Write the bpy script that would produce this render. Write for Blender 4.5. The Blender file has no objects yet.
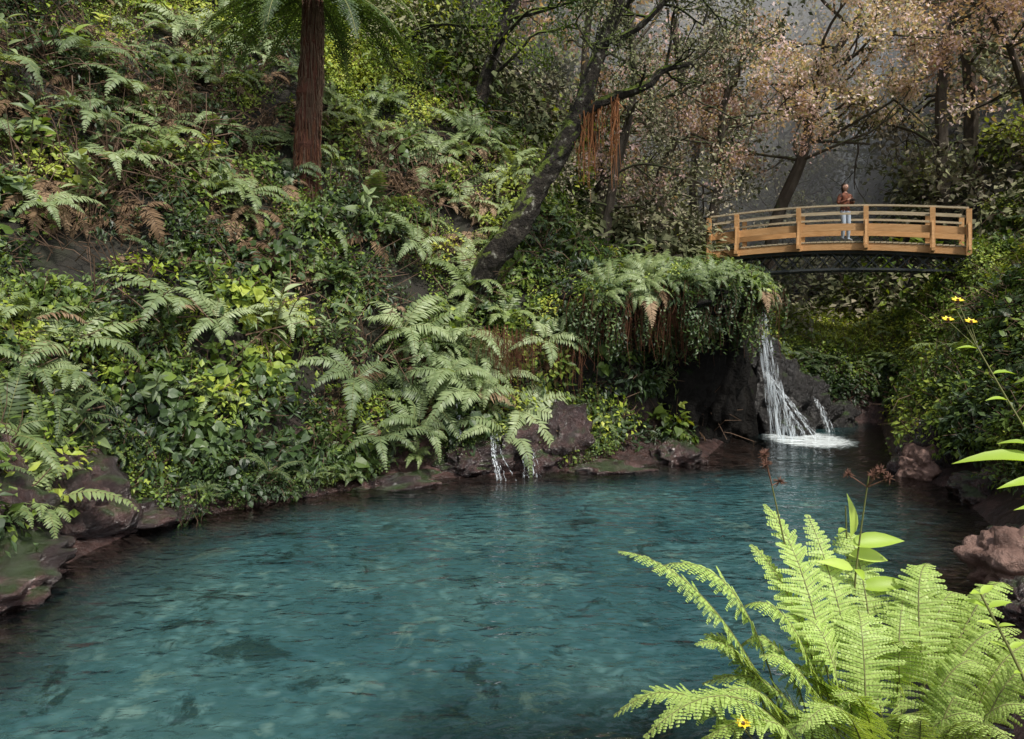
import bpy, math, random
import numpy as np
from mathutils import Vector, Quaternion, Matrix
rng=np.random.default_rng(7); random.seed(7)
SC=bpy.context.scene
rad=math.radians

# ---------------------------------------------------------------- mesh builder
def nrm(a):
    a=np.asarray(a,float); return a/np.maximum(np.linalg.norm(a,axis=-1,keepdims=True),1e-9)
LEAF=(np.array([(0,0,0),(.42,.5,.05),(.45,0,-.03),(.42,-.5,.05),(1,0,-.14)]),
      [(0,2,1),(0,3,2),(2,4,1),(2,3,4)])
HEART=(np.array([(0,0,0),(-.05,.34,.02),(.3,.5,.05),(.35,0,-.03),(.3,-.5,.05),(-.05,-.34,.02),(.68,.3,.0),(.7,0,-.07),(.68,-.3,.0),(1,0,-.2)]),
      [(0,3,2,1),(0,5,4,3),(3,7,6,2),(3,4,8,7),(7,9,6),(7,8,9)])
def ovate(n=6,droop=.3,fold=.06,pw=.75):
    V=[(0,0,0)];F=[]
    for i in range(1,n):
        t=i/n; w=.5*math.sin(math.pi*t**pw); z=-droop*t*t+.12*t
        V+=[(t,w,z+fold*w*2),(t,0,z-.01),(t,-w,z+fold*w*2)]
    V.append((1,0,-droop+.12)); a=len(V)-1
    F+=[(0,2,1),(0,3,2)]
    for i in range(n-2):
        b=1+3*i; F+=[(b,b+1,b+4,b+3),(b+1,b+2,b+5,b+4)]
    b=1+3*(n-2); F+=[(b,b+1,a),(b+1,b+2,a)]
    return (np.array(V),F)
BIG=ovate()
PINNA=(np.array([(0,.3,0),(0,-.3,0),(.35,.5,.02),(.35,-.5,.02),(.72,.32,-.04),(.72,-.32,-.04),(1,0,-.12)]),
     [(0,1,3,2),(2,3,5,4),(4,5,6)])
class MB:
    def __init__(s): s.v=[];s.f=[];s.m=[];s.n=0
    def add(s,V,F,mat=0):
        V=np.asarray(V,float).reshape(-1,3); s.v.append(V)
        for f in F: s.f.append(tuple(i+s.n for i in f)); s.m.append(mat)
        s.n+=len(V)
    def addarr(s,V,tmplF,k,mat=0):
        n=len(V); s.v.append(V.reshape(-1,3))
        base=(np.arange(n)*k+s.n)
        for f in tmplF:
            fa=(base[:,None]+np.array(f)[None,:]).tolist()
            s.f.extend(map(tuple,fa)); s.m.extend([mat]*n)
        s.n+=n*k
    def leaves(s,P,D,N,L,W,mat=0,t=LEAF):
        P=np.asarray(P,float).reshape(-1,3); n=len(P)
        if n==0: return
        X=nrm(np.broadcast_to(D,(n,3))); Y=nrm(np.cross(np.broadcast_to(N,(n,3)),X)); Z=np.cross(X,Y)
        L=np.broadcast_to(L,(n,)); W=np.broadcast_to(W,(n,))
        T=t[0]
        V=P[:,None]+X[:,None]*(T[None,:,0:1]*L[:,None,None])+Y[:,None]*(T[None,:,1:2]*W[:,None,None])+Z[:,None]*(T[None,:,2:3]*L[:,None,None])
        s.addarr(V,t[1],len(T),mat)
    def tube(s,P,R,seg=6,mat=0,cap=True,jit=0):
        P=np.asarray(P,float); n=len(P); R=np.broadcast_to(R,(n,)).astype(float)
        T=nrm(np.gradient(P,axis=0)); ref=np.array([0,0,1.]) if abs(T[0][2])<.9 else np.array([1.,0,0])
        A=nrm(np.cross(T,ref)); B=np.cross(T,A)
        an=np.linspace(0,2*math.pi,seg,endpoint=False)
        rr=R[:,None]*(1+jit*rng.normal(size=(n,seg)))
        V=P[:,None]+A[:,None]*(np.cos(an)[None,:]*rr)[...,None]+B[:,None]*(np.sin(an)[None,:]*rr)[...,None]
        F=[]
        for i in range(n-1):
            for j in range(seg):
                k=(j+1)%seg; F.append((i*seg+j,i*seg+k,(i+1)*seg+k,(i+1)*seg+j))
        if cap and seg>2: F.append(tuple(range(seg))); F.append(tuple((n-1)*seg+j for j in range(seg))[::-1])
        s.add(V,F,mat)
    def beam(s,p0,p1,w,h,mat=0,up=(0,0,1)):
        p0=np.array(p0,float);p1=np.array(p1,float);d=nrm(p1-p0)
        side=nrm(np.cross(d,up));u=np.cross(side,d)
        V=[p+side*a*w/2+u*b*h/2 for p in(p0,p1) for a,b in((-1,-1),(1,-1),(1,1),(-1,1))]
        s.add(V,[(0,1,2,3),(7,6,5,4),(4,5,1,0),(5,6,2,1),(6,7,3,2),(7,4,0,3)],mat)
    def mesh(s,name,mats,smooth=False):
        me=bpy.data.meshes.new(name)
        V=np.concatenate(s.v); me.vertices.add(len(V)); me.vertices.foreach_set('co',V.ravel())
        ln=np.array([len(f) for f in s.f]); fl=np.fromiter((i for f in s.f for i in f),int)
        me.loops.add(len(fl)); me.loops.foreach_set('vertex_index',fl)
        me.polygons.add(len(ln)); st=np.concatenate([[0],np.cumsum(ln)[:-1]])
        me.polygons.foreach_set('loop_start',st)
        me.polygons.foreach_set('loop_total',ln)
        for m in mats: me.materials.append(m)
        me.polygons.foreach_set('material_index',np.array(s.m))
        me.polygons.foreach_set('use_smooth',np.full(len(ln),smooth))
        me.update(calc_edges=True); me.validate()
        return me
    def obj(s,name,mats,smooth=False,link=True,parent=None):
        o=bpy.data.objects.new(name,s.mesh(name,mats,smooth))
        if link: SC.collection.objects.link(o)
        if parent: o.parent=parent
        return o
def empty(name,loc=(0,0,0)):
    e=bpy.data.objects.new(name,None); SC.collection.objects.link(e); e.empty_display_size=.2
    return e

# ---------------------------------------------------------------- materials
def newmat(name):
    m=bpy.data.materials.new(name); m.use_nodes=True; nt=m.node_tree; nt.nodes.clear()
    o=nt.nodes.new('ShaderNodeOutputMaterial'); return m,nt,o
def N(nt,t,**k):
    n=nt.nodes.new(t)
    for a,b in k.items(): setattr(n,a,b)
    return n
def ramp(nt,cols,inp=None,pos=None):
    r=nt.nodes.new('ShaderNodeValToRGB'); e=r.color_ramp.elements
    while len(e)<len(cols): e.new(.5)
    for i,c in enumerate(cols):
        e[i].position=(pos[i] if pos else i/(len(cols)-1)); e[i].color=(*c,1)
    if inp is not None: nt.links.new(inp,r.inputs[0])
    return r
def math_(nt,op,a,b=None,c=None,clamp=False):
    n=nt.nodes.new('ShaderNodeMath'); n.operation=op; n.use_clamp=clamp
    for i,x in enumerate((a,b,c)):
        if x is None: continue
        if isinstance(x,(int,float)): n.inputs[i].default_value=x
        else: nt.links.new(x,n.inputs[i])
    return n.outputs[0]
def noise(nt,scale,detail=4,rough=.55,vec=None,world=False,stretch=None,dist=0):
    n=nt.nodes.new('ShaderNodeTexNoise'); n.inputs['Scale'].default_value=scale; n.inputs['Detail'].default_value=detail; n.inputs['Roughness'].default_value=rough; n.inputs['Distortion'].default_value=dist
    if world: v=nt.nodes.new('ShaderNodeNewGeometry').outputs['Position']
    else: v=nt.nodes.new('ShaderNodeTexCoord').outputs['Object']
    if stretch:
        mp=nt.nodes.new('ShaderNodeMapping'); mp.inputs['Scale'].default_value=stretch; nt.links.new(v,mp.inputs[0]); v=mp.outputs[0]
    nt.links.new(v,n.inputs['Vector']); return n.outputs[0]
def mixc(nt,f,a,b,mode='MIX'):
    n=nt.nodes.new('ShaderNodeMix'); n.data_type='RGBA'; n.blend_type=mode
    for i,x in((0,f),(6,a),(7,b)):
        if isinstance(x,(int,float)): n.inputs[i].default_value=x
        elif isinstance(x,tuple): n.inputs[i].default_value=(*x,1)
        else: nt.links.new(x,n.inputs[i])
    return n.outputs[2]
def leafmat(name,cols,trans=.3,rough=.48,spec=.028,patch=True):
    m,nt,o=newmat(name)
    oi=N(nt,'ShaderNodeObjectInfo').outputs['Random']; g=N(nt,'ShaderNodeNewGeometry').outputs['Random Per Island']
    a=math_(nt,'MULTIPLY',oi,.5); b=math_(nt,'MULTIPLY_ADD',g,.5,a)
    if patch:
        w=noise(nt,.4,1,.6,world=True); w=math_(nt,'MULTIPLY_ADD',w,2.4,-1.2); b=math_(nt,'ADD',b,w,clamp=True)
    r=ramp(nt,cols,b)
    p=N(nt,'ShaderNodeBsdfDiffuse'); nt.links.new(r.outputs[0],p.inputs[0]); last=p.outputs[0]
    if trans>0:
        t=N(nt,'ShaderNodeBsdfTranslucent'); tc=mixc(nt,1.0,r.outputs[0],(1.6,1.5,.5),'MULTIPLY'); nt.links.new(tc,t.inputs[0])
        mx=N(nt,'ShaderNodeMixShader'); mx.inputs[0].default_value=trans
        nt.links.new(last,mx.inputs[1]); nt.links.new(t.outputs[0],mx.inputs[2]); last=mx.outputs[0]
    if spec>0:
        gl=N(nt,'ShaderNodeBsdfGlossy'); gl.inputs['Roughness'].default_value=rough; mx=N(nt,'ShaderNodeMixShader'); mx.inputs[0].default_value=spec
        nt.links.new(last,mx.inputs[1]); nt.links.new(gl.outputs[0],mx.inputs[2]); last=mx.outputs[0]
    nt.links.new(last,o.inputs[0])
    return m
def surf(name,cols,scale=4,rough=.8,bump=.4,bscale=None,spec=.3,pos=None,detail=6,moss=None,stretch=None,bdist=.05,metal=0,world=False):
    m,nt,o=newmat(name); n=noise(nt,scale,detail,.6,stretch=stretch,world=world); r=ramp(nt,cols,n,pos)
    p=N(nt,'ShaderNodeBsdfPrincipled'); p.inputs['Roughness'].default_value=rough; p.inputs['Specular IOR Level'].default_value=spec; p.inputs['Metallic'].default_value=metal
    c=r.outputs[0]
    if moss:
        n2=noise(nt,moss[1],5,.6,world=world); nz=N(nt,'ShaderNodeSeparateXYZ'); nt.links.new(N(nt,'ShaderNodeNewGeometry').outputs['Normal'],nz.inputs[0])
        k=math_(nt,'MULTIPLY_ADD',nz.outputs[2],.35,n2); k=math_(nt,'MULTIPLY_ADD',k,7.,-7*moss[2],clamp=True)
        c=mixc(nt,k,c,moss[0])
    nt.links.new(c,p.inputs['Base Color'])
    if bump:
        b=N(nt,'ShaderNodeBump'); b.inputs['Strength'].default_value=bump; b.inputs['Distance'].default_value=bdist
        nt.links.new(noise(nt,bscale or scale*3,8,.65,stretch=stretch,world=world),b.inputs['Height']); nt.links.new(b.outputs[0],p.inputs['Normal'])
    nt.links.new(p.outputs[0],o.inputs[0]); return m

M_bush=leafmat('bush_leaf',[(.020,.040,.010),(.048,.082,.018),(.102,.160,.028),(.20,.275,.045),(.35,.41,.07)])
M_lime=leafmat('lime_leaf',[(.07,.120,.020),(.16,.235,.032),(.29,.36,.045),(.44,.46,.08)])
M_dark=leafmat('dark_leaf',[(.015,.031,.011),(.032,.062,.018),(.064,.110,.030),(.115,.17,.042)],spec=.04)
M_fern=leafmat('fern_leaf',[(.042,.068,.026),(.092,.135,.048),(.155,.21,.075),(.24,.30,.12)])
M_pale=leafmat('pale_fern_leaf',[(.10,.14,.06),(.19,.25,.11),(.31,.37,.19)],spec=.03)
M_dead=leafmat('dead_leaf',[(.06,.038,.022),(.15,.10,.06),(.28,.20,.13)],trans=.0,spec=0)
M_far=leafmat('hazed_far_leaf',[(.07,.085,.045),(.14,.15,.075),(.21,.21,.12),(.26,.23,.17)],trans=.0,spec=0)  # distance haze baked into these paler, greyer leaf colours
M_pink=leafmat('blossom_leaf',[(.24,.17,.15),(.42,.29,.27),(.56,.41,.40),(.72,.59,.58),(.22,.25,.11)],patch=False,spec=0)
M_bright=leafmat('bright_fern',[(.26,.39,.09),(.41,.54,.15),(.55,.66,.26)],trans=.35,patch=False)
M_bright2=leafmat('bright_broad_leaf',[(.24,.38,.04),(.36,.50,.07),(.48,.60,.14)],trans=.4,patch=False)
M_stem=surf('stem_green',[(.09,.10,.035),(.2,.2,.07)],8,.6,0)
M_twig=surf('twig',[(.05,.032,.02),(.16,.10,.065)],5,.85,0)
M_root=surf('root_fibre',[(.055,.022,.012),(.19,.08,.04)],5,.9,0)
M_orange=surf('dry_vine',[(.16,.06,.025),(.38,.17,.07)],5,.9,0)
M_bark=surf('mossy_bark',[(.008,.006,.005),(.025,.02,.015),(.05,.042,.032),(.32,.31,.26)],6,.9,1.,16,moss=((.11,.15,.02),3.5,.58),pos=[.3,.5,.6,.70],bdist=.14)
M_barkl=surf('tree_bark',[(.02,.016,.012),(.06,.048,.036),(.15,.13,.11)],5,.9,.8,18,moss=((.07,.09,.03),3,.64),stretch=(1,1,.4))
M_fernbark=surf('fern_trunk_bark',[(.015,.007,.005),(.07,.026,.016),(.16,.065,.035)],9,.95,1.,25,stretch=(1,1,.25))
M_rock=surf('wet_red_rock',[(.008,.005,.005),(.032,.017,.016),(.075,.040,.035),(.19,.12,.11)],1.8,.2,1.,4,spec=.9,moss=((.025,.042,.010),2.2,.72),pos=[.3,.47,.6,.75],world=True,bdist=.25)
M_rockl=surf('red_boulder',[(.08,.04,.03),(.20,.12,.095),(.30,.19,.155)],2.5,.5,1.,6,spec=.4,pos=[.3,.5,.7],world=True,bdist=.12)
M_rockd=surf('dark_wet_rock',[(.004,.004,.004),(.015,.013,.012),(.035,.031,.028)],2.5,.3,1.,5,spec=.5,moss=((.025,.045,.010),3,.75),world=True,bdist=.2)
M_cave_shade=surf('shaded_cave_rock',[(.003,.003,.003),(.009,.008,.007),(.02,.017,.014)],2.5,.8,1.,5,spec=.15,moss=((.012,.022,.006),3,.7),world=True,bdist=.2)  # near-black rock: shade of the hollow under the ledge painted into the colour

# ---------------------------------------------------------------- terrain
POLY=np.array([(-7.5,-9),(-7,2),(-6.3,5),(-5.5,8),(-5.2,10.9),(-3.5,12.5),(-2.3,13.6),(-.8,14.2),(.9,14.7),(2.6,15.3),(4.2,16.2),(5.2,18.4),(6.0,20.0),
 (7.2,21),(8.6,21.4),(10.3,21.2),(9.3,19),(8.1,16.2),(7.5,14.8),(7.6,13.1),(6.5,9.8),(5.2,8.1),(4.6,7),(3.5,5.3),(2.0,4.3),(.6,3.6),(-.6,2),(-1.6,-1),(-2.4,-9)],float)
def sdist(x,y):
    sh=np.shape(x); x=np.ravel(x);y=np.ravel(y); P=np.stack([x,y],1); best=np.full(len(x),1e9); ins=np.zeros(len(x),bool)
    for i in range(len(POLY)):
        a=POLY[i];b=POLY[(i+1)%len(POLY)];ab=b-a
        t=np.clip(((P-a)@ab)/(ab@ab),0,1); d=np.linalg.norm(P-a-t[:,None]*ab,axis=1); best=np.minimum(best,d)
        c=((a[1]>y)!=(b[1]>y)); 
        with np.errstate(divide='ignore',invalid='ignore'):
            xi=(b[0]-a[0])*(y-a[1])/(b[1]-a[1])+a[0]
        ins^=(c&(x<xi))
    return np.where(ins,-best,best).reshape(sh)
def ss(a,b,x): t=np.clip((x-a)/(b-a),0,1); return t*t*(3-2*t)
_w=[(rng.uniform(0,6.28),rng.uniform(0,6.28),f) for f in (.35,.5,.8,1.3,2.1,3.4,5.5,8) for _ in range(3)]
def wob(x,y):
    s=0
    for a,p,f in _w: s=s+np.sin(x*f*math.cos(a)+y*f*math.sin(a)+p)/f**.9
    return s*.18
def H(x,y):
    x=np.asarray(x,float);y=np.asarray(y,float)
    d0=sdist(x,y); n=wob(x,y); d=d0+n*.25*ss(0,2,np.abs(d0)); d=np.where(d0>0,np.maximum(d,.0),0)
    zl=np.interp(d,[0,.5,.8,1.3,3,6,12,25,60,300],[0,.13,.5,1.5,3.9,7.6,13.8,25,45,70])
    zm=np.interp(d,[0,.5,1.2,1.7,2.6,5,10,30,60,300],[0,.12,.3,3.1,4.0,4.7,7.0,20,38,60])
    zb=np.interp(d,[0,.5,2,4,14,22,26.,28,45,300],[0,.6,2.1,3.0,4.2,6.5,9,24,34,60])
    zr=np.interp(d,[0,.4,1,2.5,4,8,20,60,300],[0,.25,1.4,3.3,4.7,8,17,36,60])
    zn=np.interp(d,[0,.4,1.5,3,10,300],[0,.45,1.1,1.4,1.7,4])
    xb=np.interp(y,[-10,3,9,14,20,30,60],[-5,-5,-4,0,1,2,4]); wl=1-ss(xb-1.,xb+2.5,x)
    xr=np.interp(y,[-10,6,9,14,20,30,60],[8,8,6,6.5,10,15,45]); wr=ss(xr-1,xr+2,x)
    rest=zm+(zb-zm)*ss(5,8,x)
    rest=rest+(zn-rest)*(1-ss(6,9,y))
    rest=rest+(zr-rest)*wr*ss(6,10,y)+0
    z=rest*(1-wl)+zl*wl
    z=z+n*.35*ss(.5,4,d)+.06*np.abs(wob(x*3,y*3))*ss(0,.3,d)
    for ax,ay in((5.9,24.3),(12.8,20.7)):
        g=np.exp(-((x-ax)**2+(y-ay)**2)/1.1); z=z*(1-g)+4.8*g
    bed=-np.minimum(1.3,-d0*.40)-.02-.12*(.5+wob(x*2.3,y*2.3))*ss(0,.5,-d0)
    return np.where(d0>0,z,bed)
def nonuni(lo,hi,a,b,fine,coarse):
    mid=np.arange(a,b,fine); L=[];s=fine;v=a
    while v>lo: s=min(s*1.12,coarse); v-=s; L.append(v)
    R=[];s=fine;v=mid[-1]
    while v<hi: s=min(s*1.12,coarse); v+=s; R.append(v)
    return np.array(L[::-1]+list(mid)+R)
xs=nonuni(-200,200,-8,13,.1,12); ys=nonuni(-120,260,3,24,.1,12)
X,Y=np.meshgrid(xs,ys); Z=H(X,Y)
mb=MB(); V=np.stack([X,Y,Z],-1).reshape(-1,3); nx=len(xs);ny=len(ys)
idx=np.arange(nx*ny).reshape(ny,nx); F=np.stack([idx[:-1,:-1],idx[:-1,1:],idx[1:,1:],idx[1:,:-1]],-1).reshape(-1,4)
mb.v=[V];mb.f=list(map(tuple,F.tolist()));mb.m=[0]*len(F);mb.n=len(V)
m,nt,o=newmat('ground_soil_rock')
pz=N(nt,'ShaderNodeSeparateXYZ'); nt.links.new(N(nt,'ShaderNodeNewGeometry').outputs['Position'],pz.inputs[0])
soil=ramp(nt,[(.005,.005,.003),(.016,.013,.008),(.02,.032,.008)],noise(nt,1.5,6,world=True)).outputs[0]
rk=ramp(nt,[(.010,.006,.005),(.042,.022,.019),(.12,.065,.055)],noise(nt,2.4,8,.65,world=True),[.3,.5,.75]).outputs[0]
k=math_(nt,'MULTIPLY_ADD',pz.outputs[2],-1.3,1.75,clamp=True)
col=mixc(nt,k,soil,rk)
p=N(nt,'ShaderNodeBsdfPrincipled'); nt.links.new(col,p.inputs['Base Color']); nt.links.new(math_(nt,'MULTIPLY_ADD',k,-.55,.85),p.inputs['Roughness'])
b=N(nt,'ShaderNodeBump'); b.inputs['Distance'].default_value=.15; nt.links.new(noise(nt,5,8,.65,world=True),b.inputs['Height']); nt.links.new(b.outputs[0],p.inputs['Normal']); nt.links.new(p.outputs[0],o.inputs[0])
mb.obj('ground',[m],True)

# ---------------------------------------------------------------- water
gx=np.arange(-12,13,.2);gy=np.arange(-9,23,.2);GX,GY=np.meshgrid(gx,gy);D=sdist(GX,GY)
idx=np.arange(GX.size).reshape(GX.shape); keep=(D[:-1,:-1]<.9)
F=np.stack([idx[:-1,:-1],idx[:-1,1:],idx[1:,1:],idx[1:,:-1]],-1)[keep]
mb=MB(); mb.v=[np.stack([GX,GY,0*GX],-1).reshape(-1,3)];mb.f=list(map(tuple,F.tolist()));mb.m=[0]*len(F);mb.n=GX.size
m,nt,o=newmat('river_water')
at=N(nt,'ShaderNodeAttribute',attribute_name='depth'); fo=N(nt,'ShaderNodeAttribute',attribute_name='foam')
n1=noise(nt,.45,5,.65,world=True); n2=noise(nt,1.5,8,.72,world=True,stretch=(1,.9,1),dist=.6)
c=ramp(nt,[(.016,.050,.060),(.038,.098,.105),(.088,.172,.160)],n1,[.34,.5,.68]).outputs[0]
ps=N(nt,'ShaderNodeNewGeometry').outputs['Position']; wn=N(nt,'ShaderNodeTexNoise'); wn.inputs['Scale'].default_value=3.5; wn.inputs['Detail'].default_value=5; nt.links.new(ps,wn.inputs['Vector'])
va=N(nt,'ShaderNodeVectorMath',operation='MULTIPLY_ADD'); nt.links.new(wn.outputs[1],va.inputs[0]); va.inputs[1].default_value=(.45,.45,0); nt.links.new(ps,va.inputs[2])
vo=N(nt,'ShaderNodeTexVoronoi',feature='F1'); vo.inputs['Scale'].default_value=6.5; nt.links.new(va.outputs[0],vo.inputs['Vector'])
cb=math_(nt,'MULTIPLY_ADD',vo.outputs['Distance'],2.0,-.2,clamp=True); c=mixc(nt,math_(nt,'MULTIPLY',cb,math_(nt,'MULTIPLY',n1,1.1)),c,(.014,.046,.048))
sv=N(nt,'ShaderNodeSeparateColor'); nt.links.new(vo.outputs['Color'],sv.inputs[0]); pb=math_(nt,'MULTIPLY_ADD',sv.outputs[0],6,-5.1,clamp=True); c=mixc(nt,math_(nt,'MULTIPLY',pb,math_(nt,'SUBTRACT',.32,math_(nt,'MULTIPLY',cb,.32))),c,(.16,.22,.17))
dk=math_(nt,'MULTIPLY_ADD',n2,-16,7.1,clamp=True); c=mixc(nt,math_(nt,'MULTIPLY',dk,.8),c,(.008,.022,.022))
lt=math_(nt,'MULTIPLY_ADD',n2,12,-7.0,clamp=True); c=mixc(nt,math_(nt,'MULTIPLY',lt,.45),c,(.14,.21,.16))
fn=noise(nt,6,6,.7,world=True); ff=math_(nt,'MULTIPLY_ADD',fo.outputs['Fac'],1.6,-.9); ff=math_(nt,'ADD',ff,fn); ff=math_(nt,'MULTIPLY_ADD',ff,3,-1.5,clamp=True)
ff=math_(nt,'MULTIPLY',ff,math_(nt,'MULTIPLY',fo.outputs['Fac'],1.4,clamp=True))
c=mixc(nt,ff,c,(.7,.76,.77))
df=N(nt,'ShaderNodeBsdfDiffuse'); nt.links.new(c,df.inputs[0]); tr=N(nt,'ShaderNodeBsdfTransparent'); tr.inputs[0].default_value=(.6,.62,.6,1)
mx=N(nt,'ShaderNodeMixShader'); nt.links.new(math_(nt,'MAXIMUM',at.outputs['Fac'],ff),mx.inputs[0]); nt.links.new(tr.outputs[0],mx.inputs[1]); nt.links.new(df.outputs[0],mx.inputs[2])
bp=N(nt,'ShaderNodeBump'); bp.inputs['Distance'].default_value=.05; bp.inputs['Strength'].default_value=.85
h=math_(nt,'MULTIPLY_ADD',noise(nt,1.7,3,.5,world=True,stretch=(.8,1.3,1),dist=.5),2.2,noise(nt,6,2,.5,world=True,stretch=(.8,1.3,1),dist=.3))
nt.links.new(h,bp.inputs['Height'])
gl=N(nt,'ShaderNodeBsdfGlossy'); gl.inputs['Roughness'].default_value=.03; nt.links.new(bp.outputs[0],gl.inputs['Normal'])
fr=N(nt,'ShaderNodeFresnel'); fr.inputs[0].default_value=1.42; nt.links.new(bp.outputs[0],fr.inputs['Normal'])
m2=N(nt,'ShaderNodeMixShader'); nt.links.new(fr.outputs[0],m2.inputs[0]); nt.links.new(mx.outputs[0],m2.inputs[1]); nt.links.new(gl.outputs[0],m2.inputs[2]); nt.links.new(m2.outputs[0],o.inputs[0])
w=mb.obj('river_water',[m],True)
dep=ss(.4,2.6,-D+.5*wob(GX*1.5,GY*1.5)).ravel()
foam=np.maximum(np.exp(-(((GX-7.2)/1.5)**2+((GY-18.5)/1.9)**2)),.45*np.exp(-(((GX+.1)/.7)**2+((GY-13.9)/.25)**2))).ravel()
a=w.data.attributes.new('depth','FLOAT','POINT'); b_=w.data.attributes.new('foam','FLOAT','POINT')
a.data.foreach_set('value',dep.astype('f')); b_.data.foreach_set('value',foam.astype('f'))

# ---------------------------------------------------------------- rocks
from mathutils import noise as mn
import bmesh
def rock(name,loc,size,seed,mat,rough=.38,sub=5,rotz=0):
    bm=bmesh.new(); bmesh.ops.create_icosphere(bm,subdivisions=sub,radius=1); s=Vector((seed*3.1,seed*1.7,seed))
    for v in bm.verts:
        c=v.co.copy()
        vor=mn.voronoi(c*1.6+s)[0]; cr=min(1,(vor[1]-vor[0])*3)
        k=1+rough*(mn.noise(c*1.2+s)*1.2+.5*mn.noise(c*3+s)+.3*mn.noise(c*7+s)+.16*mn.noise(c*15+s))-.16*(1-cr)
        v.co=c*k; v.co.z=max(v.co.z,-.8)
    me=bpy.data.meshes.new(name); bm.to_mesh(me); bm.free(); me.materials.append(mat)
    me.polygons.foreach_set('use_smooth',[True]*len(me.polygons))
    o=bpy.data.objects.new(name,me); SC.collection.objects.link(o); o.location=loc; o.scale=size; o.rotation_euler=(0,0,rotz); return o
RK=[((-6.1,8.5,.0),(1.1,1.2,.5),1,.3),((-6.4,9.9,.45),(1.1,.9,.9),2,.6),((-7.0,9.0,.8),(1.,.9,1.0),16,.1),((-5.6,11.0,.05),(1.0,.7,.42),3,.6),((-3.6,12.9,.0),(.5,.4,.34),4,.7),
 ((-2.1,13.7,-.15),(1.2,.5,.3),5,.5),((-.75,14.6,.15),(.7,.45,.42),6,.3),((.35,14.95,.25),(.75,.5,.55),7,.2),((1.0,15.2,.5),(.6,.5,.65),18,.2),((1.9,15.0,-.12),(1.3,.5,.26),8,.3),((3.4,15.9,.0),(.6,.5,.4),9,.4),
 ((8.0,14.5,.2),(.6,.7,.75),11,.2),((7.9,12.3,.1),(.7,.8,.4),12,.3),((6.6,9.5,.1),(.5,.5,.3),14,.3),((5.0,7.3,.2),(.35,.4,.28),15,.3)]
for l,s,sd,r in RK: rock('shore_rock',l,s,sd,M_rock,rotz=r)
rock('boulder',(5.55,8.25,.28),(.55,.6,.42),13,M_rockl,.25); rock('boulder',(7.75,14.2,.15),(.45,.5,.42),19,M_rockl,.3)
for l,s,sd,mt in [((6.4,19.9,.8),(.75,.8,1.5),21,M_rockd),((7.1,20.2,.5),(.9,.7,1.25),22,M_rockd),((7.9,20.6,.3),(.9,.6,1.0),23,M_rockd),((8.8,21.0,.15),(.8,.5,.6),24,M_rockd),((5.45,19.5,1.3),(.75,.8,2.3),25,M_cave_shade),((5.9,20.0,2.3),(.6,.6,1.6),26,M_rockd),((7.2,19.4,.05),(.5,.4,.4),27,M_rockd),((4.75,18.6,1.2),(.9,1.,2.1),28,M_cave_shade),((3.6,17.7,1.2),(1.1,.9,2.0),29,M_cave_shade)]:  # cave-material rocks back the ledge, their colour standing in for its shade
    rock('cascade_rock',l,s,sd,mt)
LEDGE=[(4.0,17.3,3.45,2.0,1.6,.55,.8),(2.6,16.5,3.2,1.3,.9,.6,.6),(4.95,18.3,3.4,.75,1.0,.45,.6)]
for i,(cx,cy,cz,sx,sy,sz,rz) in enumerate(LEDGE): rock('rock_ledge',(cx,cy,cz),(sx,sy,sz),31+i,M_cave_shade,rotz=rz)

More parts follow.
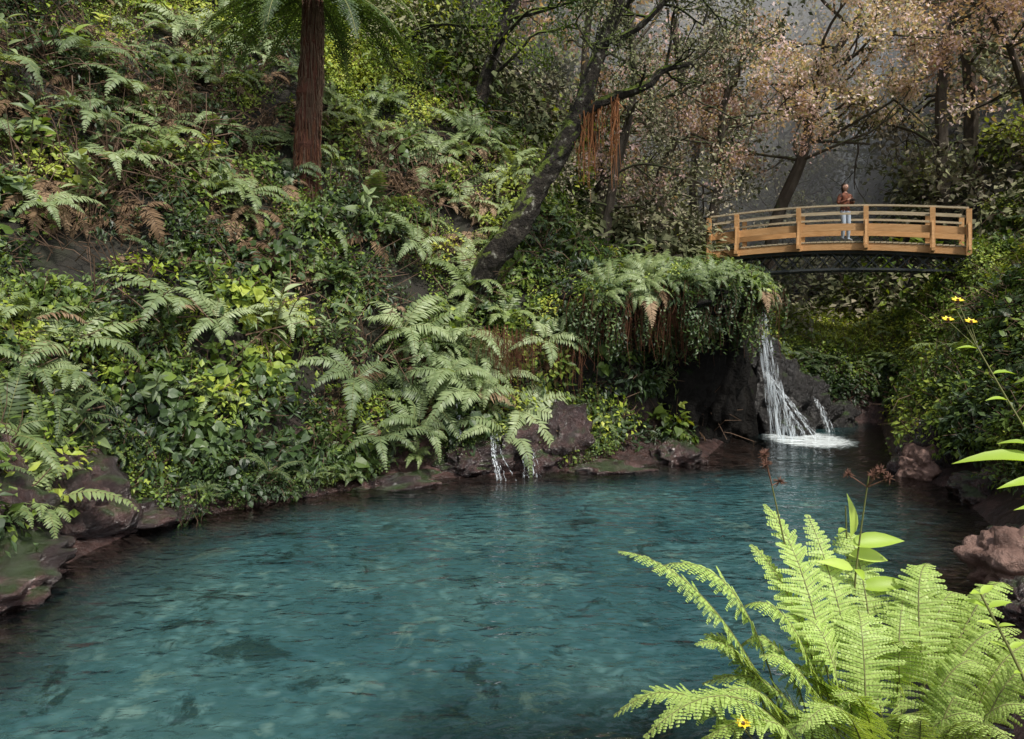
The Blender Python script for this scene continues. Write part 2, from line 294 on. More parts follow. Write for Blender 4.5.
# ---------------------------------------------------------------- plant builders
def frond(mb,base,az,L,e0,e1,width,n=22,pinn=0,mat=0,smat=1,curl=0,start=.12,sag=.25,rw=.006,tip=None,arch=.3,plw=.62):
    m=n+1; t=np.linspace(0,1,m)
    if tip is not None:
        B=np.array(base,float);E=np.array(tip,float); C=(B*.6+E*.4)+np.array([0,0,1])*arch*np.linalg.norm(E-B)+rng.normal(0,.06,3)
        P=B*((1-t)**2)[:,None]+C*(2*t*(1-t))[:,None]+E*(t*t)[:,None]; T=nrm(np.gradient(P,axis=0)); L=np.linalg.norm(np.diff(P,axis=0),axis=1).sum()
        S=nrm(np.cross(np.array([0,0,1.]),T))
    else:
        e=e0+(e1-e0)*t**1.2; A=az+curl*t
        T=np.stack([np.cos(e)*np.cos(A),np.cos(e)*np.sin(A),np.sin(e)],1)
        P=np.array(base)+np.concatenate([[np.zeros(3)],np.cumsum((T[1:]+T[:-1])/2*L/n,axis=0)])
        S=np.stack([-np.sin(A),np.cos(A),0*A],1)
    U=np.cross(T,S); U=np.where(U[:,2:3]<0,-U,U)
    q=P[::2] if pinn==0 else P
    mb.tube(q,np.linspace(rw,rw*.25,len(q)),3 if pinn==0 else 5,smat,False)
    tt=np.linspace(start,.985,n); Pi=np.stack([np.interp(tt,t,P[:,k]) for k in range(3)],1)
    Ti=nrm(np.stack([np.interp(tt,t,T[:,k]) for k in range(3)],1)); Si=nrm(np.stack([np.interp(tt,t,S[:,k]) for k in range(3)],1)); Ui=nrm(np.stack([np.interp(tt,t,U[:,k]) for k in range(3)],1))
    u=(tt-start)/(1-start)
    prof=np.minimum(1,.45+u*2.2)*(1-u)**.75+.04
    for sg in(-1,1):
        ang=rad(22)+rng.normal(0,.08,n)+u*.25
        Dp=Si*sg*np.cos(ang)[:,None]+Ti*np.sin(ang)[:,None]-np.array([0,0,1])*(sag*.5)+Ui*rng.normal(.0,.10,(n,1))
        Dp=nrm(Dp); LL=width*prof*rng.uniform(.82,1.1,n)
        if not pinn:
            mb.leaves(Pi,Dp,Ui+rng.normal(0,.15,(n,3)),LL,L/n*.8*np.minimum(1,.5+prof),mat,PINNA)
        else:
            for i in range(n):
                k=max(5,int(pinn*prof[i])); s=np.linspace(.04,.96,k); l=LL[i]
                q=Pi[i]+Dp[i]*(s*l)[:,None]-np.array([0,0,1])*(sag*.35*l*s**2)[:,None]
                mb.tube(np.array([q[0],q[k//2],q[-1]]),[.0022,.0015,.0006],3,smat,False)
                dd=nrm(Dp[i][None]-np.array([[0,0,1]])*(sag*.7*s)[:,None])
                for s2 in(-1,1):
                    side=nrm(np.cross(Ui[i],dd))*s2
                    pl=(L/n*plw*min(1,.55+prof[i]))*(1-s*.75)+.002
                    mb.leaves(q,side+dd*.55,Ui[i]+rng.normal(0,.14,(k,3)),pl,l/k*1.1,mat,PINNA)
    return P[-1]
def coll(name): return bpy.data.collections.new(name)
def addproto(c,mb,mats,smooth=False):
    nm='%s_part_%02d'%(c.name,len(c.objects)); o=mb.obj(nm,mats,smooth,link=False); c.objects.link(o); return len(c.objects)-1
def clump(nl,R,l0,l1,wr,flat=.8,droop=.3,t=LEAF,twigs=6,mat=0,tm=1):
    mb=MB(); d=nrm(rng.normal(size=(nl,3))*np.array([1,1,.9])+np.array([0,0,.35])); r=R*rng.uniform(.35,1.,nl)**.6*(1+.35*np.sin(d[:,0]*5+rng.uniform(0,6))*np.cos(d[:,1]*4))
    P=d*r[:,None]*np.array([1,1,flat]); D=d*np.array([1,1,.4])+rng.normal(0,.55,(nl,3))-np.array([0,0,droop]); Nn=np.array([0,0,1.])+d*.5+rng.normal(0,.35,(nl,3))
    L=rng.uniform(l0,l1,nl); mb.leaves(P,D,Nn,L,L*wr*rng.uniform(.8,1.15,nl),mat,t)
    for i in range(twigs):
        q=nrm(rng.normal(size=3)+np.array([0,0,.8]))*R*rng.uniform(.8,1.25); mid=q*.5+rng.normal(0,.06,3); mb.tube([(0,0,-.1),mid,q],[.012,.008,.004],3,tm,False)
    return mb
VG=coll('undergrowth')
for i in range(3): addproto(VG,clump(150,.42,.07,.15,.6),[M_bush,M_twig])          #0-2
for i in range(2): addproto(VG,clump(260,.40,.035,.075,.75),[M_bush,M_twig])  #3-4
for i in range(2): addproto(VG,clump(130,.45,.09,.18,.4,droop=.6),[M_dark,M_twig]) #5-6
def fernplant(nf,L,e0,e1,w,dead=0):
    mb=MB()
    for i in range(nf):
        az=i*6.283/nf+rng.uniform(-.5,.5); l=L*rng.uniform(.55,1.15)
        frond(mb,(0,0,0),az,l,e0+rng.uniform(-.3,.3),e1+rng.uniform(-.4,.4),w*rng.uniform(.75,1.1),22,0,2 if rng.random()<dead else 0,1,curl=rng.uniform(-.5,.5),sag=.35)
    return mb
for i in range(2): addproto(VG,fernplant(8,.85,rad(60),rad(-45),.19,.08),[M_fern,M_stem,M_dead]) #7-8
for i in range(2): addproto(VG,fernplant(7,1.15,rad(50),rad(-60),.25,.06),[M_pale,M_stem,M_dead]) #9-10
def rosette(nl,l0,l1,h):
    mb=MB()
    mb.tube([(0,0,-.1),(0.02,0,h*.5),(0,.02,h)],[.012,.01,.006],4,1,False)
    az=np.arange(nl)*2.4+rng.uniform(0,6); el=rng.uniform(-.3,.8,nl); z=h*rng.uniform(.35,1,nl)
    D=np.stack([np.cos(az)*np.cos(el),np.sin(az)*np.cos(el),np.sin(el)],1); Lr=rng.uniform(l0,l1,nl)
    mb.leaves(np.stack([0*z,0*z,z],1),D,np.array([0,0,1.])+rng.normal(0,.2,(nl,3)),Lr,Lr*.36,0,BIG); return mb
addproto(VG,rosette(12,.22,.38,.5),[M_lime,M_stem]); addproto(VG,rosette(14,.18,.32,.8),[M_pale,M_stem]) #11-12
addproto(VG,fernplant(6,.8,rad(20),rad(-80),.2,1.0),[M_dead,M_twig,M_dead]) #13
mb=MB()
for i in range(18):
    q=rng.normal(0,.25,3)*[1,1,.3]; d=nrm(rng.normal(size=3)+[0,0,.4])*rng.uniform(.5,1.2); mid=q+d*.5+rng.normal(0,.1,3); mb.tube([q,mid,q+d-[0,0,.25]],[.010,.007,.004],3,0,False)
addproto(VG,mb,[M_twig]) #14
mb=MB()
for i in range(60):
    q=np.array([rng.normal(0,.28),rng.normal(0,.12),rng.uniform(-.1,.2)]); l=rng.uniform(.4,1.3); pts=[q+np.array([rng.normal(0,.03),rng.normal(0,.03),-l*s]) for s in(0,.35,.7,1)]
    mb.tube(pts,[.007,.005,.004,.002],3,0,False)
addproto(VG,mb,[M_root]) #15
mb=MB()
for i in range(26):
    q=np.array([rng.normal(0,.3),rng.normal(0,.15),rng.uniform(-.05,.15)]); l=rng.uniform(.4,1.2); k=int(l*20); s=np.linspace(0,1,k)
    P=q+np.stack([.06*np.sin(s*5+i),.06*np.cos(s*4+i),-l*s],1); mb.tube(P[::3],.004,3,1,False)
    D=rng.normal(0,1,(k,3))*[1,1,.3]-[0,0,.5]; mb.leaves(P,D,rng.normal(0,.4,(k,3))+[0,-.6,.6],rng.uniform(.06,.11,k),rng.uniform(.035,.065,k),0)
addproto(VG,mb,[M_dark,M_twig]) #16
addproto(VG,clump(90,.42,.11,.2,.85,t=HEART,droop=.5),[M_bush,M_twig]); addproto(VG,clump(100,.42,.10,.18,.85,t=HEART,droop=.5),[M_dark,M_twig]) #17-18
for i in range(2): addproto(VG,clump(200,.42,.05,.11,.6),[M_lime,M_twig]) #19-20
addproto(VG,clump(120,.42,.05,.12,.45,twigs=16,droop=.5),[M_dead,M_twig]) #21
VG_FAR=coll('far_foliage')
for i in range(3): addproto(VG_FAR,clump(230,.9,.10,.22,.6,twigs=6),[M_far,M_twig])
addproto(VG_FAR,clump(230,.9,.10,.2,.6,twigs=6),[M_lime,M_twig])

def scatter(name,c,P,Q,S,I):
    me=bpy.data.meshes.new(name); n=len(P); me.vertices.add(n); me.vertices.foreach_set('co',np.asarray(P,'f').ravel())
    E=np.array([q.to_euler()[:] for q in Q],'f')
    a=me.attributes.new('rot','FLOAT_VECTOR','POINT'); a.data.foreach_set('vector',E.ravel())
    a=me.attributes.new('scl','FLOAT','POINT'); a.data.foreach_set('value',np.asarray(S,'f'))
    a=me.attributes.new('idx','INT','POINT'); a.data.foreach_set('value',np.asarray(I,'i'))
    o=bpy.data.objects.new(name,me); SC.collection.objects.link(o)
    g=bpy.data.node_groups.new(name,'GeometryNodeTree'); g.interface.new_socket('Geometry',in_out='INPUT',socket_type='NodeSocketGeometry'); g.interface.new_socket('Geometry',in_out='OUTPUT',socket_type='NodeSocketGeometry')
    gi=g.nodes.new('NodeGroupInput');go=g.nodes.new('NodeGroupOutput'); ci=g.nodes.new('GeometryNodeCollectionInfo'); ci.inputs[0].default_value=c; ci.inputs['Separate Children'].default_value=True; ci.inputs['Reset Children'].default_value=True
    ip=g.nodes.new('GeometryNodeInstanceOnPoints'); ip.inputs['Pick Instance'].default_value=True
    def na(nm,ty):
        x=g.nodes.new('GeometryNodeInputNamedAttribute'); x.data_type=ty; x.inputs['Name'].default_value=nm; return [s for s in x.outputs if s.enabled and s.name=='Attribute'][0]
    L=g.links.new; L(gi.outputs[0],ip.inputs['Points']); L(ci.outputs[0],ip.inputs['Instance']); L(na('idx','INT'),ip.inputs['Instance Index']); L(na('rot','FLOAT_VECTOR'),ip.inputs['Rotation']); L(na('scl','FLOAT'),ip.inputs['Scale']); L(ip.outputs[0],go.inputs[0])
    md=o.modifiers.new('scatter','NODES'); md.node_group=g; return o
def orient(n,spin=None):
    n=Vector(n).normalized(); return Vector((0,0,1)).rotation_difference(n)@Quaternion((0,0,1),random.uniform(0,6.283) if spin is None else spin)
def hnorm(x,y,e=.25):
    dx=(H(x+e,y)-H(x-e,y))/(2*e);dy=(H(x,y+e)-H(x,y-e))/(2*e); return nrm(np.stack([-dx,-dy,np.ones_like(dx)],-1))
def terr_scatter(name,c,x,y,kinds,probs,s0,s1,up=.5,off=.12,patch=None):
    z=H(x,y); n=hnorm(x,y); m=len(x); I=rng.choice(kinds,m,p=np.array(probs)/sum(probs)); S=s0+(s1-s0)*rng.uniform(0,1,m)**1.4
    if patch is not None:
        f=wob(x*1.7+30,y*1.7-11); g=wob(x*1.3-50,y*1.3+70); r=rng.random(m)
        hi=ss(4,9,z)
        I=np.where((f>.25)&(r<.55),rng.choice([7,8,9,10],m),I); I=np.where((f<-.3)&(r<.7),rng.choice([17,18,12,5],m),I)
        I=np.where((g>.25-.35*hi)&(r<.35+.4*hi),rng.choice([19,20,0],m),I); I=np.where((g<-.42)&(r<.35),rng.choice([21,13,14],m),I)
    P=np.stack([x,y,z],1)+n*(off*S)[:,None]
    Q=[orient(n[i]*(1-up)+np.array([0,0,1])*up+rng.normal(0,.18,3)) for i in range(m)]
    return scatter(name,c,P,Q,S,I)
def area(x0,x1,y0,y1,n,cond):
    x=rng.uniform(x0,x1,n);y=rng.uniform(y0,y1,n); d=sdist(x,y); k=cond(x,y,d); return x[k],y[k]
KN=[0,1,2,3,4,5,6,7,8,9,10,11,12,13,14,16,17,18,19,20,21]; KP=[9,9,9,8,8,10,10,3.5,3.5,1,1,1.5,1.5,1.5,4,5,4,4,3,3,2]
x,y=area(-16,6,4,25,8600,lambda x,y,d:(d>.75)&(x<6.2)&((y>14)|(x<-3))&(x>-.8*y-1.5))
n=hnorm(x,y); keep=rng.random(len(x))<np.clip(.35/np.maximum(n[:,2],.2),.3,1); x=x[keep];y=y[keep]
terr_scatter('hillside_undergrowth',VG,x,y,KN,KP,.6,1.5,.45,patch=1)
x,y=area(-9,6,4,20,3600,lambda x,y,d:(d>.5-.55*ss(.0,.5,wob(x*2,y*2)))&(d>.05)&(d<1.2)&(((y>14)&(x<2.2))|((x<-2)&(y>10.6))|((x<-6.5)&(d>.9)&(y>9))))
terr_scatter('bank_undergrowth',VG,x,y,[0,1,2,3,4,7,8,16,5,6,18],[2,2,2,4,4,2,2,6,4,4,3],.35,.85,.3,off=.35)
x,y=area(5,20,7,24,4600,lambda x,y,d:(d>.5)&(x>4.9)&((x>7.4)|(y<9.5))&(x<.78*y+2)&~((y<9.2)&(x<6.2)))
k=(x>7.6)|(rng.random(len(x))<.5); x=x[k];y=y[k]
terr_scatter('right_bank_undergrowth',VG,x,y,[0,1,2,3,4,5,6,7,16,17,19,20,14],[8,8,8,8,8,4,4,2,3,5,4,4,2],.6,1.3,.5)
x,y=area(5.8,12,20.5,27,850,lambda x,y,d:(d>.9)); terr_scatter('stream_bank_bushes',VG,x,y,[0,1,3,4,7,19,20],[1,1,1,1,1,5,5],.8,1.3,.6)
x,y=area(-40,60,22,62,3200,lambda x,y,d:(d>3)&~((x>20)&(x<25.5)&(y>42)&(y<50)))
terr_scatter('valley_foliage',VG_FAR,x,y,[0,1,2,3],[3,3,3,2.2],.9,1.9,.6,off=.3)
x,y=area(-1,9,-4,7,400,lambda x,y,d:(d>.3)&((x**2+y**2)>4)&~((y>.2)&(x<y*.75)))
terr_scatter('near_bank_undergrowth',VG,x,y,[0,1,2,3,4],[1,1,1,1,1],.3,.5,.6,off=.0)
P=[];Q=[];S=[];I=[]
for cx,cy,cz,sx,sy,sz,rz in LEDGE:
    n=int(52*sx*sy)+24
    for i in range(n):
        a=rng.uniform(0,6.283); r=math.sqrt(rng.uniform(.05,1)); lx=math.cos(a)*r*sx; ly=math.sin(a)*r*sy
        wx=cx+lx*math.cos(rz)-ly*math.sin(rz); wy=cy+lx*math.sin(rz)+ly*math.cos(rz); wz=cz+sz*math.sqrt(max(0,1-r*r))*.9
        if wx>5.45: continue
        P.append((wx,wy,wz+.05)); out=np.array([wx-cx,wy-cy,0])*.4+[0,0,.9]; Q.append(orient(out)); S.append(rng.uniform(.5,1.0)); I.append(rng.choice([0,1,3,4,7,8,5,18,17],p=[.12,.12,.12,.12,.12,.10,.16,.06,.08]))
    for i in range(int(20*sx)+6):
        a=rng.uniform(3.0,6.5); lx=math.cos(a)*sx*.98; ly=math.sin(a)*sy*.98
        wx=cx+lx*math.cos(rz)-ly*math.sin(rz); wy=cy+lx*math.sin(rz)+ly*math.cos(rz)
        if wx>5.4: continue
        P.append((wx,wy,cz+.1)); Q.append(Quaternion((0,0,1),rng.uniform(-.6,.6))); S.append(rng.uniform(.4,1.3)); I.append(rng.choice([15,16,13],p=[.42,.46,.12]))
        if i%4: P.append((wx,wy,cz+.25)); Q.append(orient((math.cos(a+rz),math.sin(a+rz),.7)+rng.normal(0,.2,3))); S.append(rng.uniform(.45,1.)); I.append(rng.choice([7,8,9,5,5]))
scatter('ledge_ferns',VG,P,Q,S,I)
P=[];Q=[];S=[];I=[]
for fx,fy in [(-1.9,14.6),(-2.6,14.2),(-1.4,15.2),(-3.2,14.4),(-2.3,15.5),(-.9,15.2),(-5.3,13.4),(-6.,13.),(-7.6,14.4),(-8.3,15),(-4.4,14.2),(-9.2,16.5),(-2.4,17.2),(.6,16.2),(1.9,17),(-9.9,14.5),(-7.9,12.9),(-10.5,17.2),(-5.6,15.7)]:
    z=float(H(fx,fy)); nn=hnorm(np.array([fx]),np.array([fy]))[0]; P.append((fx+nn[0]*.5,fy+nn[1]*.5,z+.4)); Q.append(orient(nn*.5+np.array([.05,-.1,.6])+rng.normal(0,.12,3))); S.append(rng.uniform(.8,1.35)); I.append(rng.choice([9,10]))
scatter('bank_ferns',VG,P,Q,S,I)
P=[];Q=[];S=[];I=[]
for rx,ry,rz_ in [(-.3,15.2,2.7),(0,15.3,2.6),(.25,15.4,2.5),(-.1,15.2,2.3),(1.2,15.6,2.4)]:
    P.append((rx,ry,rz_)); Q.append(Quaternion((0,0,1),rng.uniform(-.4,.4))); S.append(rng.uniform(.7,1.)); I.append(15)
scatter('hanging_roots',VG,P,Q,S,I)

# ---------------------------------------------------------------- trees
def smooth_path(pts,n=14):
    pts=np.array(pts,float); k=len(pts); tt=np.linspace(0,k-1,n)
    out=[]
    for u in tt:
        i=min(int(u),k-2); f=u-i; p0=pts[max(i-1,0)];p1=pts[i];p2=pts[i+1];p3=pts[min(i+2,k-1)]
        out.append(.5*((2*p1)+(-p0+p2)*f+(2*p0-5*p1+4*p2-p3)*f*f+(-p0+3*p1-3*p2+p3)*f**3))
    return np.array(out)
def grow(mb,p,d,L,r,depth,tips,mat=0,grav=.0,spread=.7):
    n=5; pts=[np.array(p,float)]; d=nrm(d)
    for i in range(n):
        d=nrm(d+rng.normal(0,.16,3)+np.array([0,0,grav])); pts.append(pts[-1]+d*L/n)
    mb.tube(pts,np.linspace(r,r*.55,n+1),6 if r>.05 else 4,mat,False)
    if depth==0: tips.extend(pts[2:]); return
    if depth==1: tips.extend(pts[3:])
    for i in range(rng.integers(2,4)):
        j=rng.integers(2,n+1); grow(mb,pts[j],d+rng.normal(0,spread,3),L*rng.uniform(.55,.8),r*.55,depth-1,tips,mat,grav,spread)
def tipleaves(mb,tips,per,R,l0,l1,mat,wr=.55,droop=.3):
    tips=np.array(tips); P=np.repeat(tips,per,0)+rng.normal(0,R,(len(tips)*per,3)); n=len(P)
    L=rng.uniform(l0,l1,n); mb.leaves(P,rng.normal(0,.8,(n,3))-[0,0,droop],rng.normal(0,.5,(n,3))+[0,0,.8],L,L*wr,mat)

mb=MB(); tp=smooth_path([(-4.6,17.2,4.9),(-4.62,17.15,7),(-4.5,17.1,9),(-4.45,17,10.3)],40)
mb.tube(tp,np.interp(np.linspace(0,1,40),[0,.25,1],[.38,.28,.2])*(1+.08*np.sin(np.arange(40)*1.7)),14,0,True,jit=.07)
for i in range(900):
    t=rng.random(); p=tp[int(t*38)]; a=rng.uniform(0,6.283); r=.28-.1*t; q=p+np.array([math.cos(a)*r,math.sin(a)*r,0]); l=rng.uniform(.15,.8)
    mb.tube([q,q+np.array([math.cos(a)*.06,math.sin(a)*.06,-l*.5]),q+np.array([math.cos(a)*.03,math.sin(a)*.03,-l])],[.012,.009,.004],3,1 if t<.45 and i%2 else 4,False)
for i in range(20):
    az=i*6.283/20+rng.uniform(-.15,.15); frond(mb,(-4.45,17,10.2),az,rng.uniform(2.6,3.4),rad(rng.uniform(-10,20)),rad(rng.uniform(-80,-50)),.62,34,9,2,3,curl=rng.uniform(-.2,.2),sag=.3,rw=.022)
mb.obj('tree_fern',[M_fernbark,M_root,M_dark,M_stem,M_twig],False)

mb=MB(); tips=[]
tr=smooth_path([(-1.0,17.2,3.0),(-.55,16.9,4.1),(.0,16.75,4.8),(.55,16.8,5.8),(1.05,16.75,6.6),(1.5,16.8,7.55)],26); mb.tube(tr,np.linspace(.31,.21,26),12,0,True,jit=.09)
b1=smooth_path([(1.5,16.8,7.5),(1.95,16.8,8.9),(2.5,16.7,10.0),(3.4,16.5,11.4)],14); mb.tube(b1,np.linspace(.20,.11,14),9,0,True,jit=.1)
b2=smooth_path([(1.45,16.8,7.4),(2.1,16.7,7.75),(2.9,16.5,8.0),(3.3,16.5,8.35),(3.9,16.4,8.45)],14); mb.tube(b2,np.linspace(.14,.055,14),8,0,True,jit=.1)
b3=smooth_path([(2.0,16.7,9.),(2.7,16.4,9.2),(3.5,16.2,9.9),(4.6,16,10.3)],10); mb.tube(b3,np.linspace(.09,.03,10),6,0,True,jit=.05)
for b,nn in((b1,8),(b2,4),(b3,7)):
    for i in range(nn): j=rng.integers(4,len(b)); grow(mb,b[j],rng.normal(0,.8,3)+[.3,0,.3],rng.uniform(.7,1.4),.035,2,tips)
T=[p+rng.normal(0,.12,3)+[0,0,.2] for p in list(tr[6:])+list(b1[:8])+list(b2[:10]) for _ in range(2)]
tipleaves(mb,T,12,.11,.03,.07,1); tipleaves(mb,tips,7,.13,.05,.1,2)
for i in range(60):
    j=rng.integers(1,5); q=b2[j]+rng.normal(0,.07,3); l=rng.uniform(.5,2.0)
    mb.tube([q+np.array([rng.normal(0,.05),rng.normal(0,.05),-l*s]) for s in(0,.3,.6,1)],[.016,.013,.009,.003],3,3,False)
mb.obj('leaning_mossy_tree',[M_bark,M_bush,M_far,M_orange],False)

def hero(name,path,r0,r1,nb,blen,per,l0,l1,mats,R=.2,grav=0,depth=2,st=.35,up=-.1,clear=None,spread=.7):
    mb=MB(); tips=[]; p=smooth_path(path,16); mb.tube(p,np.linspace(r0,r1,16),9,0,True,jit=.07)
    for i in range(nb):
        j=int(rng.uniform(st,1)*15); a=rng.uniform(0,6.283); grow(mb,p[j],(math.cos(a),math.sin(a),rng.uniform(up,.7)),blen*rng.uniform(.6,1.1),r1*.6,depth,tips,0,grav,spread)
    if clear is not None: tips=[t for t in tips if not clear(t)]
    tipleaves(mb,tips,per,R,l0,l1,1); return mb.obj(name,mats,False)
gap=lambda t:(t[0]>10.2) and (t[0]<13.5) and (t[2]<8.9)
hero('blossom_tree',[(8.6,25.5,4.6),(8.8,25.3,6.2),(9.6,25,8.4),(9.9,24.6,10.5),(11,24,12.5)],.24,.10,18,2.7,11,.09,.17,[M_barkl,M_pink],R=.15,grav=.0,depth=3,st=.5,up=.0,clear=gap)
hero('blossom_tree',[(16.5,24,7),(16.2,23.7,9),(15.2,23.2,11.2),(13.8,22.6,12.6)],.15,.07,13,2.8,10,.09,.16,[M_barkl,M_pink],R=.15,grav=-.02,depth=3,clear=gap)
hero('blossom_tree',[(6.2,24.5,4.8),(6.6,24.1,7.5),(6.6,23.6,9.6),(7.4,23,11.6)],.18,.08,11,2.4,10,.08,.15,[M_barkl,M_pink],R=.14,grav=-.04,depth=3,st=.5,clear=gap)
hero('broadleaf_tree',[(-1.2,22,8),(-.9,22,9.4),(-.2,21.8,11.4),(.6,21.6,13.5)],.24,.12,10,2.4,8,.08,.15,[M_bark,M_bush],depth=3)
hero('broadleaf_tree',[(4.7,23.7,4.8),(4.5,23.4,7),(5.2,23.2,9.3),(4.9,23,12)],.2,.1,10,2.4,7,.08,.14,[M_barkl,M_far],depth=3)
hero('broadleaf_tree',[(2.6,21.5,5),(2.9,21.4,7),(3.4,21.2,9.3),(3.2,21,12)],.15,.08,11,2.2,7,.08,.14,[M_barkl,M_far],depth=3,st=.2)
TR=coll('distant_trees_parts')
for q in range(3):
    mb=MB(); tips=[]; p=smooth_path([(0,0,-.6),(.2,.1,2),(.1+.3*q,0,4),(.5*q-.4,.2,6.5)],10); mb.tube(p,np.linspace(.2,.08,10),6,0,False)
    for i in range(12): a=rng.uniform(0,6.283); grow(mb,p[rng.integers(3,10)],(math.cos(a),math.sin(a),rng.uniform(0,.7)),rng.uniform(1.2,2.2),.05,2,tips)
    tipleaves(mb,tips,7,.25,.12,.22,1); addproto(TR,mb,[M_barkl,M_far if q<2 else M_pink])
x,y=area(-25,42,24,60,140,lambda x,y,d:(d>5)&~((x>.42*y)&(x<.57*y)&(y>22)&(y<50))&~((y<26)&(x>7)&(x<13)))
m=len(x); scatter('distant_trees',TR,np.stack([x,y,H(x,y)],1),[Quaternion((0,0,1),rng.uniform(0,6)) for _ in range(m)],rng.uniform(.8,1.6,m),rng.choice([0,1,2],m,p=[.4,.35,.25]))

# ---------------------------------------------------------------- waterfalls
m,nt,o=newmat('falling_water')
n=noise(nt,1,5,.7,stretch=(18,18,1.3)); k=math_(nt,'MULTIPLY_ADD',n,4.0,-1.85,clamp=True)
df=N(nt,'ShaderNodeBsdfPrincipled'); df.inputs['Base Color'].default_value=(.62,.68,.72,1); df.inputs['Roughness'].default_value=.35
tl=N(nt,'ShaderNodeBsdfTransparent'); mx=N(nt,'ShaderNodeMixShader'); nt.links.new(k,mx.inputs[0]); nt.links.new(tl.outputs[0],mx.inputs[1]); nt.links.new(df.outputs[0],mx.inputs[2]); nt.links.new(mx.outputs[0],o.inputs[0])
M_fall=m
def falls(name,paths,widths,strands,thick):
    mb=MB(); P=smooth_path(paths,24); W=np.interp(np.linspace(0,1,24),np.linspace(0,1,len(widths)),widths)
    for i in range(strands):
        o_=rng.normal(0,.27); off=P+np.stack([W*o_,rng.normal(0,.05)+0*W,0*W],1)+rng.normal(0,.008,P.shape)
        w=rng.uniform(.3,1)*thick*(.5+W/W.max()); a=rng.normal(0,.4)
        side=np.array([math.cos(a),math.sin(a),0])
        V=np.concatenate([off-side*w[:,None]/2,off+side*w[:,None]/2]); i0=int(rng.integers(0,6)) if i%2 else 0
        mb.add(V,[(i2,i2+1,i2+25,i2+24) for i2 in range(i0,23)],0)
    return mb.obj(name,[M_fall],True)
falls('waterfall',[(5.75,19.5,3.95),(5.95,18.75,3.8),(6.1,18.6,2.8),(6.32,18.55,1.4),(6.6,18.5,.0)],[.10,.16,.24,.36,.65],34,.045)
falls('cascade',[(6.4,19.2,1.6),(6.8,18.95,.95),(7.1,18.8,.45),(7.4,18.7,0)],[.1,.3,.5,.75],18,.035)
falls('cascade',[(7.9,20.0,.9),(8.1,19.8,.5),(8.25,19.7,0)],[.08,.14,.24],8,.04)
falls('cascade',[(-.35,14.7,.7),(-.3,14.15,.45),(-.22,13.95,.25),(-.12,13.85,0)],[.15,.25,.35,.5],9,.02)
falls('cascade',[(.25,14.7,.5),(.35,14.3,.35),(.4,14.15,0)],[.3,.5,.7],7,.018)
falls('cascade',[(-1.1,15.1,1.9),(-1.05,14.7,1.3),(-1.0,14.4,.7)],[.06,.08,.1],5,.03)
falls('distant_waterfall',[(22.3,46.6,24),(22.3,45.3,22),(22.4,45.2,15),(22.6,45.,9.),(22.7,44.8,6.5)],[2.4,2.8,3.4,4.2,5.4],150,.7)
mb=MB(); mb.beam((21,26.8,14.5),(21,52,14.5),64,27,0)
m,nt,o=newmat('valley_mist'); vs=N(nt,'ShaderNodeVolumeScatter'); vs.inputs['Density'].default_value=.03; vs.inputs['Color'].default_value=(.98,.985,1,1); nt.links.new(vs.outputs[0],o.inputs['Volume'])
mb.obj('mist',[m])

# ---------------------------------------------------------------- bridge
M_wood=surf('bridge_wood',[(.26,.13,.05),(.46,.25,.10),(.56,.36,.19)],3,.6,.3,20,stretch=(1,1,6))
M_woodg=surf('weathered_rail',[(.26,.20,.12),(.48,.40,.27)],3,.7,.3,20)
M_steel=surf('dark_steel',[(.03,.035,.035),(.07,.075,.075)],6,.5,.1,metal=.3)
br=empty('footbridge'); A=np.array([6.35,23.9]);B=np.array([12.55,21.05]); dv=nrm(B-A); nv=np.array([dv[1],-dv[0]])
if nv[1]>0: nv=-nv
def bz(s): return 4.98+.20*math.sin(math.pi*min(max(s,0),1))-.12*s
def bp_(s,off=0,z=0): q=A+(B-A)*s+nv*off; return np.array([q[0],q[1],bz(s)+z])
L=np.linalg.norm(B-A)
mb=MB(); n=int(L/.15)
for i in range(n): s=(i+.5)/n; mb.beam(bp_(s,-.8),bp_(s,.8),.135,.04,0)
mb.obj('deck_planks',[M_woodg],parent=br)
mb=MB(); K=16
for off in(-.74,.74):
    for i in range(K): mb.beam(bp_(i/K,off,-.13),bp_((i+1)/K,off,-.13),.08,.2,0)
mb.obj('deck_edge_beams',[M_wood],parent=br)
mb=MB(); 
for off in(-.78,.78):
    for i in range(K):
        a,b2_=i/K,(i+1)/K
        mb.beam(bp_(a,off,1.03),bp_(b2_,off,1.03),.12,.05,0); mb.beam(bp_(a,off,.80),bp_(b2_,off,.80),.04,.06,0)
mb.obj('hand_rails',[M_woodg],parent=br)
mb=MB()
for off in(-.76,.76):
    for i in range(K):
        a,b2_=i/K,(i+1)/K; mb.beam(bp_(a,off,.42),bp_(b2_,off,.42),.05,.2,0)
mb.obj('mid_planks',[M_wood],parent=br)
mb=MB()
for off in(-.74,.74):
    for s in(.0,.12,.375,.635,.875,1.0):
        sg=1 if off>0 else -1
        mb.beam(bp_(s,off+.10*sg,-.25),bp_(s,off+.10*sg,1.0),.13,.13,0,up=(dv[0],dv[1],0))
        mb.beam(bp_(s,off+.34*sg,-.12),bp_(s,off+.17*sg,.62),.06,.06,0,up=(dv[0],dv[1],0))
for s in(.12,.375,.635,.875): mb.beam(bp_(s,-1.12,-.14),bp_(s,1.12,-.14),.09,.1,0)
mb.obj('posts',[M_wood],parent=br)
mb=MB()
def lc(s,off): q=bp_(s,off); q[2]-=.27; return q
def lo_(s,off): q=bp_(s,off); q[2]=4.2+.15*math.sin(math.pi*s); return q
